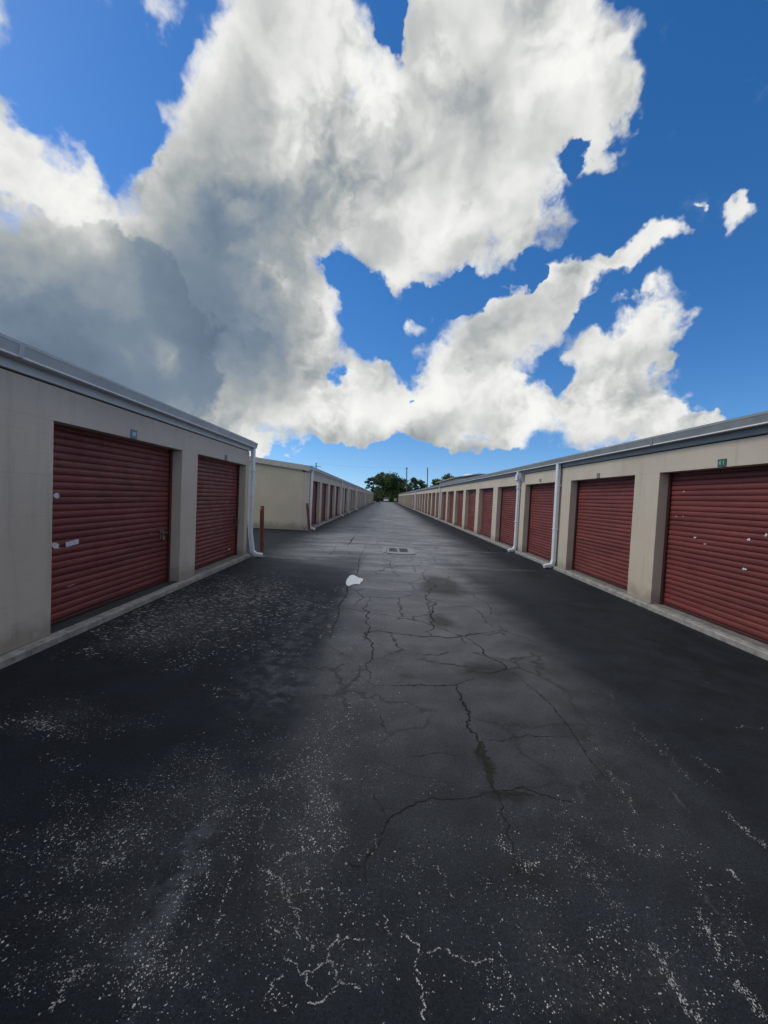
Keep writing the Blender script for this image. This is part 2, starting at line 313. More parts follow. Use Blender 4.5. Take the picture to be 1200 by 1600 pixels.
    def specks(scale, lo, hi, amt):
        n = t.new('ShaderNodeTexVoronoi', feature='F1'); t.put(n.inputs['Vector'], stretch); n.inputs['Scale'].default_value = scale
        sc = t.new('ShaderNodeSeparateColor'); t.l.new(n.outputs['Color'], sc.inputs[0])
        keep = t.m('LESS_THAN', sc.outputs[0], t.m('MULTIPLY', amount, amt))
        size = t.m('MULTIPLY_ADD', t.m('POWER', sc.outputs[1], 2.0), hi - lo, lo)
        return t.m('MULTIPLY', keep, t.step(n.outputs['Distance'], size, t.m('MULTIPLY', size, .55)))
    sp = specks(140, .20, .50, .45)
    vp = t.v('ADD', p0, t.v('SCALE', t.v('SUBTRACT', t.noise(p0, 5, 5, .65, col=True), (.5, .5, .5)), .22))
    white = sp
    c = t.mix(t.m('MULTIPLY', white, t.step(t.noise(p0, 55, 3), .2, .65, .45, .95)), c, (.50, .51, .51))
    # hairline net
    e2 = t.vor(vp, 1.25, 'DISTANCE_TO_EDGE'); hair = t.m('MULTIPLY', t.step(e2, .022, .006), t.step(t.noise(p0, 1.1, 4), .42, .52))
    c = t.mix(t.m('MULTIPLY', hair, t.m('MULTIPLY', wear_sheen, .85)), c, (.008, .008, .009))
    t.put(b.inputs['Base Color'], c)
    # dampness: smoother, darker where rain water still runs off from the downspouts
    wet = spots([(790,890,2.6,.30,0,1.2),(760,863,2.8,.34,0,1.2),(690,850,1.5,1.6,0,.35),(470,872,2.0,.42,0,1.1),(430,1060,.9,1.2,0,.5),(540,846,2.2,.5,0,.9),(560,833,2.4,.6,0,.9),(600,880,1.6,3,0,.5),(590,812,3.0,2.2,0,.8),(620,806,2.2,4.0,0,.8)], pw)
    wet = t.m('MULTIPLY', t.step(wet, .15, .9), t.step(t.noise(p0, 2.2, 6, .6), .28, .6))
    rough = t.m('SUBTRACT', t.step(med, .25, .75, .60, .78), t.m('MULTIPLY', wet, .38))
    rough = t.m('MAXIMUM', rough, t.m('MULTIPLY', white, .85)); t.put(b.inputs['Roughness'], rough)
    t.put(b.inputs['Specular IOR Level'], t.m('MULTIPLY_ADD', wet, .45, t.m('MULTIPLY_ADD', wear_sheen, .25, .20)))
    h = t.m('ADD', t.m('MULTIPLY', t.noise(p0, 110, 4, .75), 1.0), t.m('MULTIPLY', t.noise(p0, 12, 3, .6), 1.2))
    bump(t, b, h, .8, .007)
    return m
M['asphalt'] = asphalt()
M['crack'] = plain('open_asphalt_crack', (.0065, .0065, .0068), .95, .3, 30, bmp=.6)
M['crackg'] = plain('mossy_asphalt_crack', (.012, .014, .007), .95, .3, 30, bmp=.6)
M['seam'] = plain('asphalt_seam', (.012, .0125, .014), .9, .25, 20, bmp=.5)
M['grass'] = plain('dry_verge_grass', (.09, .10, .05), .9, .3, .8, bmp=.6, bscale=4)
M['road'] = plain('pale_far_road', (.22, .22, .21), .85, .1, .5)

# ------------------------------------------------------------------ mesh helpers
def link(name, me, mat, parent=None):
    o = bpy.data.objects.new(name, me); COL.objects.link(o)
    if mat is not None and not me.materials: me.materials.append(mat)
    if parent: o.parent = parent
    return o
def bm_obj(name, bm, mat, parent=None, smooth=False):
    me = bpy.data.meshes.new(name); bm.normal_update(); bm.to_mesh(me); bm.free()
    if smooth:
        for p in me.polygons: p.use_smooth = True
    return link(name, me, mat, parent)
def empty(name, loc=(0, 0, 0)):
    o = bpy.data.objects.new(name, None); COL.objects.link(o); o.location = loc; o.empty_display_size = .2
    return o
def tag(o, label=None, cat=None, group=None, kind=None):
    if label: o['label'] = label
    if cat: o['category'] = cat
    if group: o['group'] = group
    if kind: o['kind'] = kind
    return o
def bbox(bm, x0, x1, y0, y1, z0, z1, bev=0.0):
    if x0 > x1: x0, x1 = x1, x0
    if y0 > y1: y0, y1 = y1, y0
    r = bmesh.ops.create_cube(bm, size=1); vs_ = r['verts']
    for v in vs_:
        v.co = Vector(((x0 + x1) / 2 + v.co.x * (x1 - x0), (y0 + y1) / 2 + v.co.y * (y1 - y0), (z0 + z1) / 2 + v.co.z * (z1 - z0)))
    if bev:
        es = {e for v in vs_ for e in v.link_edges}
        bmesh.ops.bevel(bm, geom=list(es), offset=bev, segments=1, affect='EDGES')
def box(name, x0, x1, y0, y1, z0, z1, mat, parent=None, bev=0.0):
    bm = bmesh.new(); bbox(bm, x0, x1, y0, y1, z0, z1, bev); return bm_obj(name, bm, mat, parent)
def sweep(bm, pts, prof, cap=True, twist=None):
    """sweep a closed 2D profile along a polyline (parallel frames)"""
    pts = [Vector(p) for p in pts]; rings = []
    d0 = (pts[1] - pts[0]).normalized()
    n = twist if twist else (Vector((0, 1, 0)) if abs(d0.y) < .9 else Vector((1, 0, 0)))
    n = (n - d0 * n.dot(d0)).normalized()
    for i, p in enumerate(pts):
        a = (pts[i] - pts[i - 1]).normalized() if i else d0
        b = (pts[i + 1] - pts[i]).normalized() if i < len(pts) - 1 else a
        t = (a + b).normalized(); n = (n - t * n.dot(t)).normalized(); s = t.cross(n)
        k = 1 / max(.5, math.sqrt((1 + a.dot(b)) / 2)); rings.append([bm.verts.new(p + n * q[0] + s * q[1] * k) for q in prof])
    m = len(prof)
    for r0, r1 in zip(rings, rings[1:]):
        for j in range(m): bm.faces.new((r0[j], r0[(j + 1) % m], r1[(j + 1) % m], r1[j]))
    if cap: bm.faces.new(rings[0][::-1]); bm.faces.new(rings[-1])
def circ(r, n=10): return [(r * math.cos(2 * math.pi * i / n), r * math.sin(2 * math.pi * i / n)) for i in range(n)]
def extrude_y(bm, prof, y0, y1, closed=True, cap=True):
    """profile of (x, z) points drawn along Y"""
    a = [bm.verts.new((x, y0, z)) for x, z in prof]; b = [bm.verts.new((x, y1, z)) for x, z in prof]; n = len(prof)
    for j in range(n if closed else n - 1): bm.faces.new((a[j], a[(j + 1) % n], b[(j + 1) % n], b[j]))
    if closed and cap: bm.faces.new(a[::-1]); bm.faces.new(b)
def fix(bm): bmesh.ops.recalc_face_normals(bm, faces=bm.faces)

# ------------------------------------------------------------------ setting: ground
def sheet(name, x0, x1, y0, y1, z, mat):
    me = bpy.data.meshes.new(name); me.from_pydata([(x0, y0, z), (x1, y0, z), (x1, y1, z), (x0, y1, z)], [], [(0, 1, 2, 3)])
    return tag(link(name, me, mat), kind='structure')
sheet('ground', -900, 900, -300, 1500, -.02, M['grass'])
DRIVE = sheet('asphalt_drive', -34, 40, -16, 131, 0, M['asphalt'])
tag(DRIVE, 'dark sealed asphalt drive between the rows of storage units')
sheet('road', -200, 200, 131, 140, -.008, M['road'])

# ------------------------------------------------------------------ storage buildings
XL, XR, PITCHY, OPEN_Z, EAVE, SILL = -3.293, 4.443, 3.05, 2.223, 2.568, .08
NS = 27; SLAT = (OPEN_Z + .03 - SILL - .05) / NS
_slat_cache, _curtain_cache = {}, {}
def slat_prof(h):
    return [(0, 0), (.004, .003), (.012, h * .14), (.0175, h * .38), (.0175, h * .62), (.012, h * .86), (.004, h - .003), (0, h)]
def slat_mesh(wd, mat):
    k = (round(wd, 3), mat.name)
    if k not in _slat_cache:
        bm = bmesh.new(); pr = slat_prof(SLAT) + [(-.004, SLAT), (-.004, 0)]
        extrude_y(bm, pr, -wd / 2, wd / 2); fix(bm)
        me = bpy.data.meshes.new('slat'); bm.to_mesh(me); bm.free(); me.materials.append(mat); _slat_cache[k] = me
    return _slat_cache[k]
def curtain_mesh(wd, mat):
    k = (round(wd, 3), mat.name)
    if k not in _curtain_cache:
        bm = bmesh.new(); pr = []
        for i in range(NS): pr += [(x, z + i * SLAT) for x, z in slat_prof(SLAT)]
        pr += [(-.012, NS * SLAT), (-.012, 0)]
        ok = [pr[0]]
        for q in pr[1:]:
            if (q[0] - ok[-1][0]) ** 2 + (q[1] - ok[-1][1]) ** 2 > 1e-9: ok.append(q)
        extrude_y(bm, ok, -wd / 2, wd / 2); fix(bm)
        me = bpy.data.meshes.new('roller_door'); bm.to_mesh(me); bm.free(); me.materials.append(mat); _curtain_cache[k] = me
    return _curtain_cache[k]
REC = .20
def add_door(root, face, out, y0, y1, slats, idx):
    """roller door in the opening y0..y1, set back REC from the wall face; out = +1 when the drive lies towards +X"""
    mat = M['door'][idx % 3]; wd = y1 - y0 - .03; xc = face - out * REC; yc = (y0 + y1) / 2; zb = SILL + .045
    rot = 0 if out > 0 else math.pi
    if slats:
        bm = bmesh.new()
        bbox(bm, xc - out * .03, xc - out * .006, y0 + .01, y1 - .01, SILL + .01, OPEN_Z + .08)
        d = bm_obj('roller_door', bm, M['rail'], root)
        for i in range(NS):
            s = link('slat', slat_mesh(wd, mat), mat, d); s.location = (xc + random.uniform(-.0022, .0022), yc, zb + i * SLAT); s.rotation_euler = (random.gauss(0, .0006), random.gauss(0, .02), rot + random.gauss(0, .0008))
    else:
        d = link('roller_door', curtain_mesh(wd, mat), mat, root); d.location = (xc, yc, zb); d.rotation_euler = (0, 0, rot)
        d.matrix_parent_inverse.identity()
    if slats or idx < 9:
        inv = d if slats else None
        def part(n, *a, **k):
            o = box(n, *a, **k)
            o.parent = d
            if not slats:
                o.matrix_parent_inverse = (Matrix.Translation((xc, yc, zb)) @ Matrix.Rotation(rot, 4, 'Z')).inverted()
            return o
        part('bottom_bar', xc - out * .012, xc + out * .024, y0 + .012, y1 - .012, SILL + .012, zb - .001, M['rail'], bev=.004)
        for ya, yb in ((y0 + .002, y0 + .045), (y1 - .045, y1 - .002)):
            part('guide_rail', xc + out * .0205, xc + out * .05, ya, yb, SILL + .004, OPEN_Z + .05, M['rail'], bev=.003)
    return d
def gutter(root, face, out, y0, y1):
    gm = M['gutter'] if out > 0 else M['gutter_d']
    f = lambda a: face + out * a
    for a, b in ((y0, y1),):
        bm = bmesh.new()
        extrude_y(bm, [(f(.030), 2.79), (f(.030), 2.655), (f(.120), 2.664), (f(.126), 2.672), (f(.148), 2.765), (f(.152), 2.768), (f(.152), 2.785), (f(.138), 2.785), (f(.138), 2.77), (f(.04), 2.70), (f(.04), 2.79)], a, b); fix(bm)
        g = bm_obj('gutter', bm, gm, root)
        bm = bmesh.new(); extrude_y(bm, [(f(.112), 2.6605), (f(.136), 2.6625), (f(.138), 2.668), (f(.1265), 2.6795)], a + .002, b - .002); fix(bm)
        bm_obj('bead', bm, M['gutter_lip'], g)
        n = int((b - a) / 3.05)
        for i in range(1, n):                                        # lapped joints between gutter lengths
            if i % 2: continue
            y = a + (b - a) * i / n; bm = bmesh.new()
            extrude_y(bm, [(f(.028), 2.651), (f(.122), 2.659), (f(.140), 2.664), (f(.1535), 2.765), (f(.1555), 2.788), (f(.136), 2.788), (f(.136), 2.76), (f(.05), 2.70)], y - .022, y + .022); fix(bm)
            bm_obj('joint_sleeve', bm, gm, g)
def downspout(root, face, out, y, style=0):
    f = lambda a: face + out * a
    if style == 1:      # corner spout, kicked out round the foot of the wall
        path = [(f(.06), y, 2.67), (f(.06), y, .60), (f(.12), y + .02, .14), (f(.20), y + .03, .065), (f(.36), y + .04, .05)]
    elif style == 2:
        path = [(f(.09), y, 2.67), (f(.09), y, 2.50), (f(.06), y, 2.30), (f(.055), y, .22), (f(.10), y, .10), (f(.28), y, .055)]
    else:
        path = [(f(.085), y, 2.67), (f(.075), y, 1.2), (f(.065), y, .22), (f(.10), y, .10), (f(.30), y, .055)]
    h, wd = .042, .064
    prof = [(wd, h * .7), (wd * .8, h), (-wd * .8, h), (-wd, h * .7), (-wd, -h * .7), (-wd * .8, -h), (wd * .8, -h), (wd, -h * .7)]
    bm = bmesh.new(); sweep(bm, path, prof, twist=Vector((0, 1, 0))); fix(bm)
    d = bm_obj('downspout', bm, M['spout'], root)
    for z in (2.1, 1.0):
        if style != 1 or z > 1:
            box('strap', f(.012), f(.122), y - .073, y + .073, z, z + .03, M['spout'], d, .002)
    if style == 2:
        bm = bmesh.new(); bbox(bm, f(.008), f(.165), y - .085, y + .085, 2.36, 2.56, .012); bm_obj('conductor_head', bm, M['spout'], d)
        bm = bmesh.new()
        vs_ = [(f(.004), 2.30), (f(.004), 2.60), (f(.15), 2.60), (f(.10), 2.44)]
        extrude_y(bm, vs_, y - .36, y - .10); fix(bm); bm_obj('overflow_box', bm, M['gutter'], d)
    return d
def building(name, label, face, out, ya, yb, doors, depth=9.0, walls='wall_r', fascia='fascia', slat_ids=(), spouts=(), dark_thresh=(), thresh='thresh', blocks=(), rake=True):
    root = empty(name, (face - out * depth / 2, (ya + yb) / 2, 0)); tag(root, label, 'building')
    inv = Matrix.Translation(root.location).inverted(); before = set(COL.objects)
    f = lambda a: face + out * a
    wm, back = M[walls], f(-depth)
    # piers between the door openings
    edges = [ya] + [v for d in doors for v in d] + [yb]
    for i in range(0, len(edges), 2):
        a, b = edges[i], edges[i + 1]
        if i in blocks:
            pier = box('pier', f(-.0015), f(-.30), a + (.003 if i else 0), b - .003, SILL, OPEN_Z, wm, None)
            z, k = SILL, 0
            while z < OPEN_Z - .02:
                hh = min(.2, OPEN_Z - z); cut = a + (.40 if k % 2 == 0 else .14); segs = [(a, min(cut, b)), (cut, b)] if cut < b - .03 else [(a, b)]
                for y0, y1 in segs:
                    box('block', f(random.uniform(-.0004, .0004)), f(-.15), y0 + .0011, y1 - .0011, z + .0011, z + hh - .0011, wm, pier, .0021)
                z += .2; k += 1
        else:
            box('pier', f(0), f(-.30), a, b, SILL, OPEN_Z, wm, None, .003)
    box('lintel_band', f(.0006), f(-.30), ya, yb, OPEN_Z + .0, EAVE - .012, wm, None)
    box('shadow_gap', f(-.02), f(-.25), ya + .01, yb - .01, EAVE - .014, EAVE + .02, M['gap_shade'], None)
    box('fascia', f(.028), f(-.20), ya, yb, EAVE + .004, 2.775, M[fascia], None, .004)
    # end and back walls up to the low gable
    ridge = f(-depth / 2); zr = 2.76 + .11 * depth / 2
    for y0, y1, nm in ((ya + .002, ya + .2, 'end_wall'), (yb - .2, yb - .002, 'end_wall')):
        bm = bmesh.new(); prof = [(f(-.301), 0), (f(-.301), 2.74), (ridge, zr - .03), (back, 2.74), (back, 0)]
        extrude_y(bm, prof, y0, y1); fix(bm); bm_obj(nm, bm, M['wall_end'] if name != 'near' else wm, None)
    box('back_wall', back, back + out * .2, ya + .201, yb - .201, 0, 2.74, wm, None)
    bm = bmesh.new()
    th = .05; prof = [(f(.06), 2.776), (ridge, zr + .02), (back - out * .1, 2.776), (back - out * .1, 2.776 + th), (ridge, zr + .02 + th), (f(.06), 2.776 + th)]
    extrude_y(bm, prof, ya - .10, yb + .10); fix(bm); bm_obj('roof', bm, M['roof'], None)
    if rake:
        for y0, y1 in ((ya - .135, ya - .101), (yb + .101, yb + .135)):
            bm = bmesh.new(); prof = [(f(.02), 2.60), (f(.02), 2.83), (ridge, zr + .075), (back - out * .08, 2.83), (back - out * .08, 2.60), (ridge, zr - .16)]
            extrude_y(bm, prof, y0, y1); fix(bm); bm_obj('rake_trim', bm, M['rake'], None)
    gutter(None, face, out, ya - .14, yb + .14)
    # concrete footing that stands proud of the wall, cast in lengths
    y = ya - .05; n = 0
    while y < yb:
        ln = min(3.05 * 2, yb + .05 - y); j = random.uniform(-.006, .006)
        box('concrete_sill', f(.09 + j), f(-.30), y + .004, y + ln - .004, -.05, SILL - .004 + random.uniform(-.003, .002), M['sill'], None, .012); y += ln; n += 1
    for i, (a, b) in enumerate(doors):
        box('threshold', f(-.02), f(-.32), a + .004, b - .004, SILL - .02, SILL + .003, M['thresh_d'] if i in dark_thresh else M[thresh], None)
    drs = [add_door(None, face, out, a, b, i in slat_ids, i) for i, (a, b) in enumerate(doors)]
    for s in spouts: downspout(None, face, out, *s)
    for o in set(COL.objects) - before:
        if o.parent is None: o.parent = root; o.matrix_parent_inverse = inv
    return root, drs

def run(first, n, wd=2.42): return [(first + i * PITCHY, first + i * PITCHY + wd) for i in range(n)]
# left, near: two doors in view, the rest of the row runs on behind the camera
doorsLN = [(3.949 - 2.46 - .82 - 3.05 * k, 3.949 - .82 - 3.05 * k) for k in (3, 2, 1, 0)] + [(3.949, 6.445), (6.984, 9.417)]
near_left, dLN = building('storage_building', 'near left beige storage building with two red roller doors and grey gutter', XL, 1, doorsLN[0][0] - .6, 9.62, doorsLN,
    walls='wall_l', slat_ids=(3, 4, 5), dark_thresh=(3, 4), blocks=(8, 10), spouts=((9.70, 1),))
# right, near: one long row
dR = [(6.453 - 2.42 + PITCHY * k, 6.453 + PITCHY * k) for k in range(-5, 17)]
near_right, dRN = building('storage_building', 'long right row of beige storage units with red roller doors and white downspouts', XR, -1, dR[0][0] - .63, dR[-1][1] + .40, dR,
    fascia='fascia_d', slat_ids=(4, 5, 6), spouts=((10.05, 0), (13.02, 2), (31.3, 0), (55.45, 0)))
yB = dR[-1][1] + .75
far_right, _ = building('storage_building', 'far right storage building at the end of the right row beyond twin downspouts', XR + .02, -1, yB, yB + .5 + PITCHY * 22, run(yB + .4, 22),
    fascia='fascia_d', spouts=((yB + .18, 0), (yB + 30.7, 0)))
# left, far
yL = 17.42
dl = [(20.338 - 2.42 + PITCHY * k, 20.338 + PITCHY * k) for k in range(0, 9)]
far_left, _ = building('storage_building', 'left storage building beyond the cross drive with blank beige end wall', XL, 1, yL, dl[-1][1] + .3, dl, walls='wall_l',
    spouts=((yL + .12, 0), (29.95, 0), (36.0, 0), (44.8, 0)))
yC = dl[-1][1] + .9
last_left, _ = building('storage_building', 'farthest left storage building ending before the dark trees', XL + .05, 1, yC, yC + .5 + PITCHY * 24, run(yC + .4, 24), walls='wall_l', spouts=((yC + .15, 0), (yC + 21.6, 0), (yC + 43, 0)))
# taller building seen over the right-hand roofs
tall = empty('workshop_building', (15, 62, 0)); tag(tall, 'taller building with dark low gable roof behind the right row', 'building')
def child(o, root): o.parent = root; o.matrix_parent_inverse = Matrix.Translation(root.location).inverted(); return o
child(box('wall', 10.3, 22, 56.5, 75, 0, 4.8, M['wall_r']), tall)
bm = bmesh.new(); extrude_y(bm, [(9.6, 4.75), (9.6, 4.87), (13.2, 5.57), (16.2, 5.57), (22.6, 4.87), (22.6, 4.75), (16.2, 5.43), (13.2, 5.43)], 56, 75.5); fix(bm); child(bm_obj('roof', bm, M['fascia_d']), tall)
bm = bmesh.new(); extrude_y(bm, [(10.3, 4.801), (22, 4.801), (16.2, 5.42), (13.2, 5.42)], 56.6, 56.8); fix(bm); child(bm_obj('gable', bm, M['fascia_d']), tall)

# ------------------------------------------------------------------ door hardware, scuffs and labels
def flake(door, x, y, face, out, w_, h_, mat, name='scuff', tilt=0, rag=.35, seed=0):
    """thin irregular flake on the crest of a slat, placed where the photograph shows it"""
    X = face - out * (REC - .0185); p = on_x(x, y, X); rg = random.Random(seed * 13 + int(x)); n = 11
    bm = bmesh.new(); vs_ = []
    for i in range(n):
        a = 2 * math.pi * i / n; k = 1 + rg.uniform(-rag, rag)
        u, v_ = w_ / 2 * math.cos(a) * k, h_ / 2 * math.sin(a) * k
        if rag < .1: u, v_ = max(-w_ * .46, min(w_ * .46, u * 1.6)), max(-h_ * .46, min(h_ * .46, v_ * 1.6))
        u, v_ = u * math.cos(tilt) - v_ * math.sin(tilt), u * math.sin(tilt) + v_ * math.cos(tilt)
        vs_.append(bm.verts.new((X, p.y + u, p.z + v_)))
    fc = bm.faces.new(vs_); ex = bmesh.ops.extrude_face_region(bm, geom=[fc])
    for g in ex['geom']:
        if isinstance(g, bmesh.types.BMVert): g.co.x += out * .0015
    fix(bm); o = bm_obj(name, bm, mat)
    o.parent = door; o.matrix_parent_inverse = (Matrix.Translation(near_left.location if door in dLN else near_right.location) @ Matrix.Translation(-Vector(near_left.location if door in dLN else near_right.location))).inverted()
    return o
L1, L2, R0, R1 = dLN[4], dLN[5], dRN[4], dRN[5]
flake(L1, 113, 848.5, XL, 1, .20, .060, M['pale'], 'paper_label', .10, .05)
flake(L1, 88, 775, XL, 1, .085, .055, M['white'], 'paper_remnant', 0, .3, 1)
flake(L1, 86, 853, XL, 1, .10, .060, M['white'], 'paper_remnant', -.2, .35, 2)
flake(L1, 237, 834, XL, 1, .018, .012, M['pink'], 'scuff', 0, .3, 3)
flake(L1, 111, 915, XL, 1, .14, .012, M['pink'], 'scuff', .1, .4, 4)
flake(L1, 200, 928, XL, 1, .05, .008, M['pink'], 'scuff', .1, .4, 5)
flake(L2, 355, 784.5, XL, 1, .055, .022, M['white'], 'scuff', 0, .3, 6)
flake(L2, 358, 858, XL, 1, .10, .03, M['white'], 'scuff', .1, .4, 7)
for i, (x, y, a, b, mt) in enumerate([(1068.4,768,.05,.026,'white'),(1057,807,.05,.026,'pink'),(1067.5,807,.035,.022,'pink'),(1086,840,.065,.028,'white'),(1101.6,850,.065,.016,'pale'),
        (1170,843,.055,.045,'white'),(1163,889,.075,.04,'pale'),(1197,836,.04,.05,'pale')]):
    flake(R0, x, y, XR, -1, a * .8, b * .75, M[mt], 'scuff', 0, .35, 10 + i)
def latch(door, px, py, lock=True):
    X = XL - (REC - .02); p = on_x(px, py, X)
    o = box('latch_plate', X, X + .012, p.y - .075, p.y + .055, p.z - .085, p.z + .075, M['steel'], door, .004)
    box('slide_bolt', X + .013, X + .036, p.y - .05, p.y + .12, p.z + .012, p.z + .034, M['steel'], door, .004)
    if lock:
        bm = bmesh.new(); bbox(bm, X + .016, X + .042, p.y - .03, p.y + .02, p.z - .09, p.z - .035, .008); bm_obj('padlock', bm, M['brass'], door)
        bm = bmesh.new(); sweep(bm, [(X + .029, p.y - .02 + .015 - .015 * math.cos(a), p.z - .034 + .04 * math.sin(a)) for a in [math.pi * i / 8 for i in range(9)]], circ(.0045, 6), twist=Vector((1, 0, 0))); fix(bm); bm_obj('shackle', bm, M['steel'], door)
latch(L1, 253, 835); latch(L2, 368, 816, False)
pr_ = on_x(369, 815, XL - REC + .05)
box('lock_guard', XL - REC + .051, XL - REC + .10, pr_.y - .05, pr_.y + .02, pr_.z - .05, pr_.z + .08, M['door'][0], L2, .01)

# ------------------------------------------------------------------ unit number plates
FONT = {'4': [(.62, 0, .62, 1), (.62, 1, .05, .35), (.05, .35, .95, .35)], '1': [(.5, 0, .5, 1), (.5, 1, .25, .78)]}
def plate(px, py, face, out, wd, ht, mat, label, inner=None, text='', group=None):
    X = face + out * .0035; p = on_x(px, py, X)
    root = empty('number_plate', (X, p.y, p.z)); tag(root, label, 'number plate', group)
    bm = bmesh.new(); bbox(bm, X, X + out * .006, p.y - wd / 2, p.y + wd / 2, p.z - ht / 2, p.z + ht / 2, .002); child(bm_obj('plate', bm, mat), root)
    if inner: child(box('plate_field', X + out * .0063, X + out * .0075, p.y - wd * .26, p.y + wd * .26, p.z - ht * .2, p.z + ht * .24, inner), root)
    for sy in (-1, 1): child(box('screw', X + out * .006, X + out * .009, p.y + sy * wd * .43 - .004, p.y + sy * wd * .43 + .004, p.z + ht * .38, p.z + ht * .38 + .008, M['steel']), root)
    cw, chh = wd * .27, ht * .62
    for k, chh_ in enumerate(text):
        y0 = p.y + (-out if False else out) * 0
        bm = bmesh.new(); cx = (k - (len(text) - 1) / 2) * cw * 1.5
        for (a, b, c, d) in FONT[chh_]:
            # as read from the drive: on the right-hand wall the reader's left is +Y
            sgn = -1 if out < 0 else 1
            A = Vector((X + out * .0072, p.y + sgn * (cx + (a - .5) * cw), p.z + (b - .5) * chh)); B = Vector((X + out * .0072, p.y + sgn * (cx + (c - .5) * cw), p.z + (d - .5) * chh))
            sweep(bm, [A, B], [(.0042, .0012), (-.0042, .0012), (-.0042, -.0012), (.0042, -.0012)], twist=(B - A).cross(Vector((1, 0, 0))))
        fix(bm); child(bm_obj('figure', bm, M['figure']), root)
plate(209, 678.5, XL, 1, .125, .115, M['teal'], 'teal number plate with pale centre above the nearest left door', M['plate_in'])
plate(353, 715, XL, 1, .11, .10, M['grey_plate'], 'small grey number plate above the second left door')
plate(1128.5, 723, XR, -1, .135, .10, M['green'], 'dark green number plate reading 41 above the nearest right door', None, '41')
plate(935, 743, XR, -1, .11, .10, M['grey_plate'], 'small grey number plate above the second right door, before the downspout')
plate(844.5, 750.5, XR, -1, .12, .09, M['grey_plate'], 'small grey number plate between the two nearest right downspouts')

# ------------------------------------------------------------------ bollards
def bollard(bx, by, tx, ty, rad, label):
    g = on_ground(bx, by); t_ = on_y(tx, ty, g.y); ax = (t_ - g)
    root = empty('bollard', g); tag(root, label, 'bollard', 'red steel bollards at the building corners')
    bm = bmesh.new(); pts = [g - ax * .05] + [g + ax * (i / 10) for i in range(11)]
    sweep(bm, pts, circ(rad, 18), twist=Vector((1, 0, 0))); fix(bm)
    for fc in bm.faces: fc.smooth = len(fc.verts) == 4
    child(bm_obj('post', bm, M['bollard']), root)
    bm = bmesh.new(); sweep(bm, [t_, t_ + ax.normalized() * .012, t_ + ax.normalized() * .02], circ(rad * .93, 18), twist=Vector((1, 0, 0))); fix(bm); child(bm_obj('cap', bm, M['bollard']), root)
    bm = bmesh.new(); sweep(bm, [g + Vector((0, 0, -.01)), g + Vector((0, 0, .012))], circ(rad * 1.7, 18), twist=Vector((1, 0, 0))); fix(bm); child(bm_obj('footing', bm, M['sill']), root)
bollard(408.5, 869.5, 409.5, 792, .052, 'upright rusty red steel bollard beside the near left corner downspout')
bollard(483.5, 829, 480.0, 787, .052, 'leaning rusty red bollard at the corner of the blank end wall')

# ------------------------------------------------------------------ storm drain
def drain():
    gx = lambda x: on_ground(x, 862).x
    y0, y1, ya, yb = on_ground(622, 866.3).y, on_ground(622, 856.3).y, on_ground(622, 863.6).y, on_ground(622, 857.8).y
    x0, x1 = gx(604.8), gx(647.5); g1, g2 = (gx(608.2), gx(620.8)), (gx(624.2), gx(637.6))
    root = empty('storm_drain', ((x0 + x1) / 2, (y0 + y1) / 2, 0)); tag(root, 'concrete storm drain with two iron grates in the middle of the drive', 'drain')
    z0, z1 = -.02, .03
    for n, bb in (('collar_side', (x0, g1[0], y0, y1)), ('collar_side', (g2[1], x1, y0 + .12, y1 - .1)), ('collar_mid', (g1[1], g2[0], ya, yb)), ('collar_end', (g1[0] + .001, g2[1] + .08, y0, ya - .001)), ('collar_end', (g1[0] + .001, g2[1] - .001, yb + .001, y1))):
        child(box(n, *bb, z0, z1 + random.uniform(-.003, .003), M['collar'], None, .008), root)
    child(box('pit_floor', g1[0], g2[1], ya, yb, -.018, .003, M['pit']), root)
    for ga, gb in (g1, g2):
        for k in range(8):
            xx = ga + .012 + (gb - ga - .024) * k / 7
            child(box('bar', xx - .006, xx + .006, ya + .006, yb - .006, .004, .018, M['iron']), root)
        for k in range(1, 4):
            yy = ya + (yb - ya) * k / 4
            child(box('cross_bar', ga + .004, gb - .004, yy - .012, yy + .012, .0045, .0165, M['iron']), root)
    child(box('side_block', gx(598), gx(603.6), y0 + .25, y1 - .05, z0, .024, M['collar'], None, .01), root)
drain()

# ------------------------------------------------------------------ cracks and seams, cut into the asphalt
def crack(pix, wd, mat='crack', jag=.05, seed=0, name='crack', z=.0022):
    rg = random.Random(seed); pts = [on_ground(x, y) for x, y in pix]
    for _ in range(5):
        q = [pts[0]]
        for a, b in zip(pts, pts[1:]):
            L = (b - a).length
            if L > .02:
                n = Vector((-(b - a).y, (b - a).x, 0)).normalized(); q.append((a + b) / 2 + n * rg.gauss(0, jag * L))
            q.append(b)
        pts = q
    bm = bmesh.new(); prev = None; N = len(pts)
    for i, p in enumerate(pts):
        t_ = (pts[min(i + 1, N - 1)] - pts[max(i - 1, 0)]); n = Vector((-t_.y, t_.x, 0)).normalized()
        k = wd * min(1, .25 + 3 * min(i, N - 1 - i) / N) * rg.choice((.35, .6, .8, 1, 1, 1.3, 1.7)) / 2
        a, b = bm.verts.new(p + n * k * rg.uniform(.5, 1.4) + Vector((0, 0, z))), bm.verts.new(p - n * k * rg.uniform(.5, 1.4) + Vector((0, 0, z)))
        if prev: bm.faces.new((prev[0], a, b, prev[1]))
        prev = (a, b)
    fix(bm)
    for fc in bm.faces:
        if fc.normal.z < 0: fc.normal_flip()
    return bm_obj(name, bm, M[mat], DRIVE)
